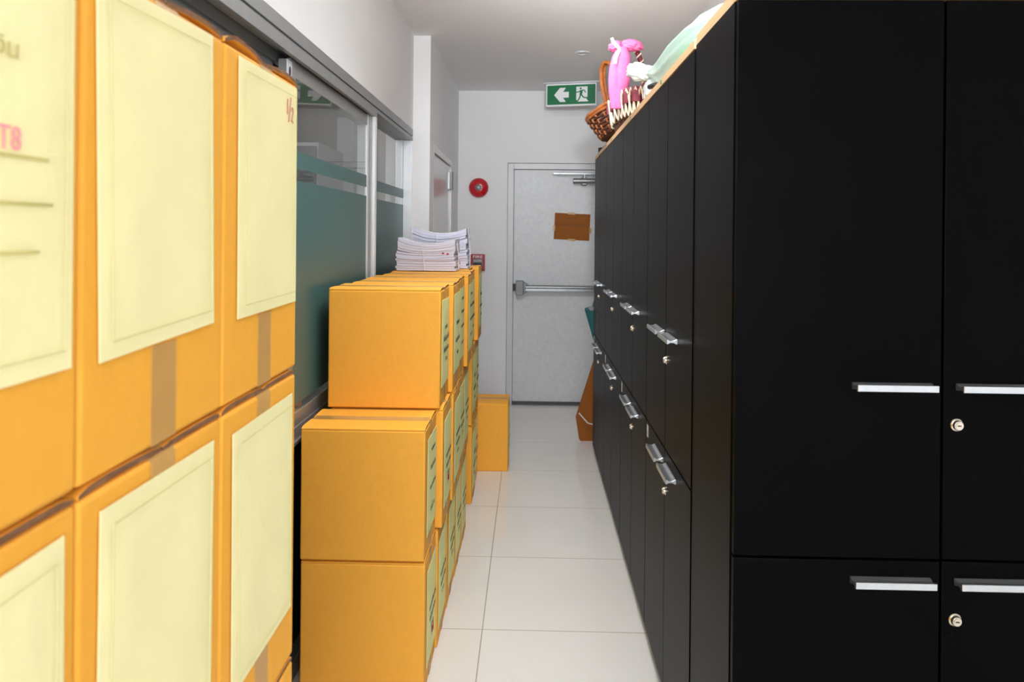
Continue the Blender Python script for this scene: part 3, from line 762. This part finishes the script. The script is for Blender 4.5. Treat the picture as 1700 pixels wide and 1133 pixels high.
# small things at the far end of the cabinet tops
tr = thing('tape_roll', 'black tape roll lying at the far end of the cabinet tops', 'tape', (.47, 4.80, ZS))
mb = MB(); n = 32; vs = []; fs = []
pr = [(.030, 0), (.055, 0), (.055, .045), (.030, .045)]
for r_, z in pr:
    for j in range(n): vs.append((r_ * math.cos(2 * PI * j / n), r_ * math.sin(2 * PI * j / n), z))
for i_ in range(4):
    for j in range(n): fs.append((i_ * n + j, i_ * n + (j + 1) % n, ((i_ + 1) % 4) * n + (j + 1) % n, ((i_ + 1) % 4) * n + j))
MB().add(vs, fs).build('tape_ring', M['dark'], tr, smooth=True, angle=40)
mb = MB(); vs = []; fs = []
for r_, z in [(.0272, .002), (.0298, .002), (.0298, .043), (.0272, .043)]:
    for j in range(n): vs.append((r_ * math.cos(2 * PI * j / n), r_ * math.sin(2 * PI * j / n), z))
for i_ in range(4):
    for j in range(n): fs.append((i_ * n + j, i_ * n + (j + 1) % n, ((i_ + 1) % 4) * n + (j + 1) % n, ((i_ + 1) % 4) * n + j))
mb.add(vs, fs).build('core', M['cardbrown'], tr, smooth=True, angle=40)
tag(MB().lathe([(.02, 0), (.024, .004), (.024, .014), (.02, .018)], lambda x, y, z: (.435 + x, 4.46 + y, ZS + z), 20).build('red_cap', M['redlid'], smooth=True), 'small dull red cap lying on the cabinet edge below the wicker basket', 'cap')

# ------------------------------------------------------------------ end of the corridor
# exit sign on the ceiling
es = thing('exit_sign', 'green emergency exit sign with arrow and running figure under the ceiling', 'sign', (.297, 5.825, 0), -.245)
zc = ZC
MB().box(-.215, .215, -.03, .03, zc - .010, zc - .0005).build('mounting_plate', M['aluwhite'], es, bevel=.002)
MB().box(-.196, .196, -.016, .016, zc - .185, zc - .011).build('sign_body', M['white'], es, bevel=.003)
fz = lambda x, y, t: (x, -.0162 - t, zc - .098 + y)
fp = lambda p, t: fz(p[0], p[1], t)
MB().prism([(-.186, -.074), (.186, -.074), (.186, .074), (-.186, .074)], fp, 0, .001).build('green_panel', M['green'], es)
MB().prism([(-.132, 0), (-.086, .054), (-.040, .054), (-.062, .022), (-.018, .022), (-.018, -.022), (-.062, -.022), (-.040, -.054), (-.086, -.054)], fp, .0011, .0018).build('arrow', M['white'], es)
MB().prism([(.040, .058), (.126, .058), (.126, -.020), (.118, -.034), (.134, -.056), (.052, -.056), (.040, -.040)], fp, .0011, .0016).build('white_doorway', M['white'], es)
mn = MB(); T_ = lambda x, y, t: fz(x, y, .0018 + t)
mn.prism([(.074 + .008 * math.cos(a * PI / 8), .044 + .008 * math.sin(a * PI / 8)) for a in range(16)], lambda p, t: T_(p[0], p[1], t), 0, .0006)
mn.ribbon([(.080, .030), (.078, .012), (.074, -.006)], .020, T_)
mn.ribbon([(.082, .030), (.100, .030), (.112, .012)], .008, T_); mn.ribbon([(.076, .030), (.060, .018), (.040, .016)], .008, T_)
mn.ribbon([(.080, -.004), (.098, -.026), (.126, -.028)], .010, T_); mn.ribbon([(.074, -.004), (.066, -.028), (.050, -.052)], .010, T_)
mn.build('running_figure', M['green'], es)
# alarm bell
ab = thing('fire_alarm_bell', 'round red fire alarm bell on the white end wall', 'alarm bell', (-.431, BY, 1.765))
f_ = lambda x, y, hh: (x, -hh, y)
MB().lathe([(.05, 0), (.05, .012)], f_, 24).build('backplate', M['redpull'], ab, smooth=True)
MB().lathe([(.076, .012), (.080, .018), (.078, .026), (.066, .040), (.048, .050), (.030, .054), (.02, .055)], f_, 40).build('gong', M['red'], ab, smooth=True, angle=60)
MB().lathe([(.026, .0535), (.026, .058), (.018, .062), (.010, .063)], f_, 24).build('hub', M['greyplate'], ab, smooth=True)
MB().lathe([(.0075, .062), (.007, .068), (.003, .070)], f_, 12).build('center_screw', M['alu'], ab, smooth=True)
# pull station
ps = thing('fire_pull_station', 'red fire alarm pull station on the end wall above the cartons', 'fire alarm', (-.432, BY, 1.157))
MB().box(-.057, .057, -.035, 0, -.068, .068).build('housing', M['redpull'], ps, bevel=.006)
MB().box(-.040, .040, -.040, -.0352, -.030, .030).build('grey_plate', M['greyplate'], ps, bevel=.003)
MB().box(-.034, .034, -.048, -.0402, -.026, .0).build('pull_handle', M['dark'], ps, bevel=.003)
g_ = lambda x, y, t: (x, -.0353 - t, y)
mb = MB(); put_text(mb, 'FIRE', .022, g_, 0, .037, width=.078); mb.build('lettering', M['white'], ps)
mb = MB(); put_text(mb, 'PULL DOWN', .011, lambda x, y, t: (x, -.0402 - t, y), 0, .010, width=.06); mb.build('lettering', M['white'], ps)
MB().lathe([(.010, 0), (.010, .004)], lambda x, y, hh: (.030 + x, -.0352 - hh, -.051 + y), 16).build('key_switch', M['dark'], ps, smooth=True)
# cardboard notice on the exit door
cs = thing('cardboard_notice', 'brown cardboard notice taped to the exit door', 'notice', (.3325, BY + .0335, 1.455)); cs.rotation_euler = (0, .04, 0)
MB().box(-.145, .145, -.004, -.0004, -.108, .108).build('board', M['cardbrown'], cs, bevel=.001)
for x, z, a, b in ((-.01, .108, .03, .009), (0, -.108, .033, .009), (-.147, -.018, .009, .022), (.149, -.026, .009, .022)):
    MB().box(x - a, x + a, -.0056, -.0042, z - b, z + b).build('masking_tape', M['tape'], cs)
ft = lambda x, y, t: (x, -.0042 - t, y)
for body, hg_, x, z, wd_ in (('ทางหนีไฟ', .013, -.01, .060, .09), ('ห้ามวางสิ่งของกีดขวาง', .026, 0, .004, .26), ('ขอบคุณครับ', .015, -.02, -.062, .10)):
    mb = MB(); put_text(mb, body, hg_, ft, x, z, width=wd_); mb.build('handwritten_line', M['cardin'], cs)
# ceiling downlight
dl = thing('ceiling_downlight', 'small round downlight recessed in the ceiling near the exit sign', 'light', (.316, 4.868, ZC))
n = 32; vs = []; fs = []
for r_, z in [(.035, -.001), (.049, -.001), (.049, -.005), (.040, -.008), (.035, -.006)]:
    for j in range(n): vs.append((r_ * math.cos(2 * PI * j / n), r_ * math.sin(2 * PI * j / n), z))
for i_ in range(5):
    for j in range(n): fs.append((i_ * n + j, i_ * n + (j + 1) % n, ((i_ + 1) % 5) * n + (j + 1) % n, ((i_ + 1) % 5) * n + j))
MB().add(vs, fs).build('trim_ring', M['aluwhite'], dl, smooth=True, angle=40)
MB().lathe([(.0345, -.0005), (.0345, -.003), (.02, -.0045)], lambda x, y, z: (x, y, z), 24).build('lens', M['lens'], dl, smooth=True)

# flattened cardboard leaning on the cabinet end
fc = thing('flattened_carton_bundle', 'tied bundle of flattened brown cartons leaning on the cabinet end', 'cardboard', (.43, 5.14, 0))
for q in range(7):
    y = q * .009 ; o_ = R.uniform(-.006, .006)
    P = [(-.085 + o_, 0), (.32, 0), (.32, .62 + o_), (.012 + o_, .62 + o_), (-.115 + o_ * .6, .16)]
    MB().prism(P, lambda p, t: (p[0], t - p[1] * .22 + .02, p[1]), y, y + .0075).build('cardboard_sheet', M['cardbrown'], fc, bevel=.001)
MB().tube([(-.10, -.028, .20), (-.04, -.036, .135), (.0, -.036, .125), (.25, -.036, .125)], .004, 6).build('string', M['twine'], fc, smooth=True)
# teal bag hanging past the last cabinet
tb = thing('teal_bag', 'dark teal cloth bag hanging at the end of the cabinet row', 'bag', (.46, 5.02, .685))
mb = MB(); P = [(-.105, .225), (.10, .27), (.14, .0), (-.03, -.02), (-.045, .02)]
mb.prism(P, lambda p, t: (p[0], t, p[1]), -.03, .04); mb.build('pouch', M['teal'], tb, bevel=.012, seg=3)
mb = MB(); mb.prism([(-.085, .232), (.09, .268), (.085, .245), (-.07, .21)], lambda p, t: (p[0], t, p[1]), -.036, .046); mb.build('bag_opening', M['greyplate'], tb, bevel=.004)
mb = MB(); mb.tube([(-.05, 0, .235), (-.02, -.02, .36), (.06, -.09, .395), (.10, -.02, .36), (.08, 0, .26)], .006, 8); mb.build('bag_strap', M['teal'], tb, smooth=True)

# ------------------------------------------------------------------ light
def area(name, loc, rot, sx, sy, power, col=(1, 1, 1), spread=PI):
    l = bpy.data.lights.new(name, 'AREA'); l.shape = 'RECTANGLE'; l.size = sx; l.size_y = sy; l.energy = power; l.color = col; l.spread = spread
    o = bpy.data.objects.new(name, l); COL.objects.link(o); o.location = loc; o.rotation_euler = rot
    return o
area('rear_fill', (.1, -3.1, 1.55), (PI / 2, 0, 0), 2.2, 1.8, 157, (.93, .965, 1))  # added broad fill behind the camera; the wall there has no opening
area('corridor_fill', (.05, 2.3, ZC - .02), (0, 0, 0), .5, 1.8, 12, (.97, .98, 1), 2.0)  # added unseen fill below the ceiling, no fixture modelled
area('far_end_fill', (-.02, 3.4, ZC - .03), (.8, 0, -.35), .5, .2, 9.5, (.97, .98, 1), 1.9)  # added fill tilted to brighten the exit end of the corridor
area('camera_flash', (.14, -.06, 1.56), (PI / 2, 0, 0), .16, .12, 1.0, (1, .985, .96))
area('bounce_flash', (.2, .9, 1.95), (PI - 1.0, 0, 0), .2, .2, 33, (.97, .985, 1), .9)
area('forward_fill', (.2, .9, 1.95), (PI - 1.38, 0, -.06), .15, .15, 4.0, (.97, .985, 1), .8)  # added narrow beam to brighten the far ceiling and end wall
area('office_fill', (-2.1, 3.2, ZC - .02), (0, 0, 0), .6, 1.2, 12, (1, .99, .96))  # added unseen light to brighten the office behind the glass
wd = bpy.data.worlds.new('room_world'); SC.world = wd; wd.use_nodes = True
wd.node_tree.nodes['Background'].inputs[0].default_value = (.6, .62, .65, 1); wd.node_tree.nodes['Background'].inputs[1].default_value = .3

# ------------------------------------------------------------------ camera
F_, VP = 1265., 385.
psi, rho = math.atan(32 / F_), .0095
fwd = Vector((-math.sin(psi), math.cos(psi), 0)); rt = Vector((math.cos(psi), math.sin(psi), 0)); up = Vector((0, 0, 1))
cr_ = rt * math.cos(rho) + up * math.sin(rho); cu_ = -rt * math.sin(rho) + up * math.cos(rho)
mt = Matrix((cr_, cu_, -fwd)).transposed().to_4x4(); mt.translation = Vector((0, 0, 1.41))
cam = bpy.data.cameras.new('camera'); co = bpy.data.objects.new('camera', cam); COL.objects.link(co); co.matrix_world = mt
cam.sensor_fit = 'HORIZONTAL'; cam.sensor_width = 36; cam.lens = 36 * F_ / 1700; cam.shift_y = (VP - 566.5) / 1700
cam.clip_start = .02
cam.dof.use_dof = True; cam.dof.focus_distance = 2.3; cam.dof.aperture_fstop = 8
SC.camera = co

SC.view_settings.view_transform = 'Standard'; SC.view_settings.look = 'None'; SC.view_settings.exposure = 0.; SC.view_settings.gamma = 1.
SC.view_settings.use_curve_mapping = False
SC.cycles.max_bounces = 10; SC.cycles.diffuse_bounces = 6; SC.cycles.transparent_max_bounces = 16
SC.cycles.sample_clamp_indirect = 6
try: SC.cycles.use_denoising = True
except Exception: pass
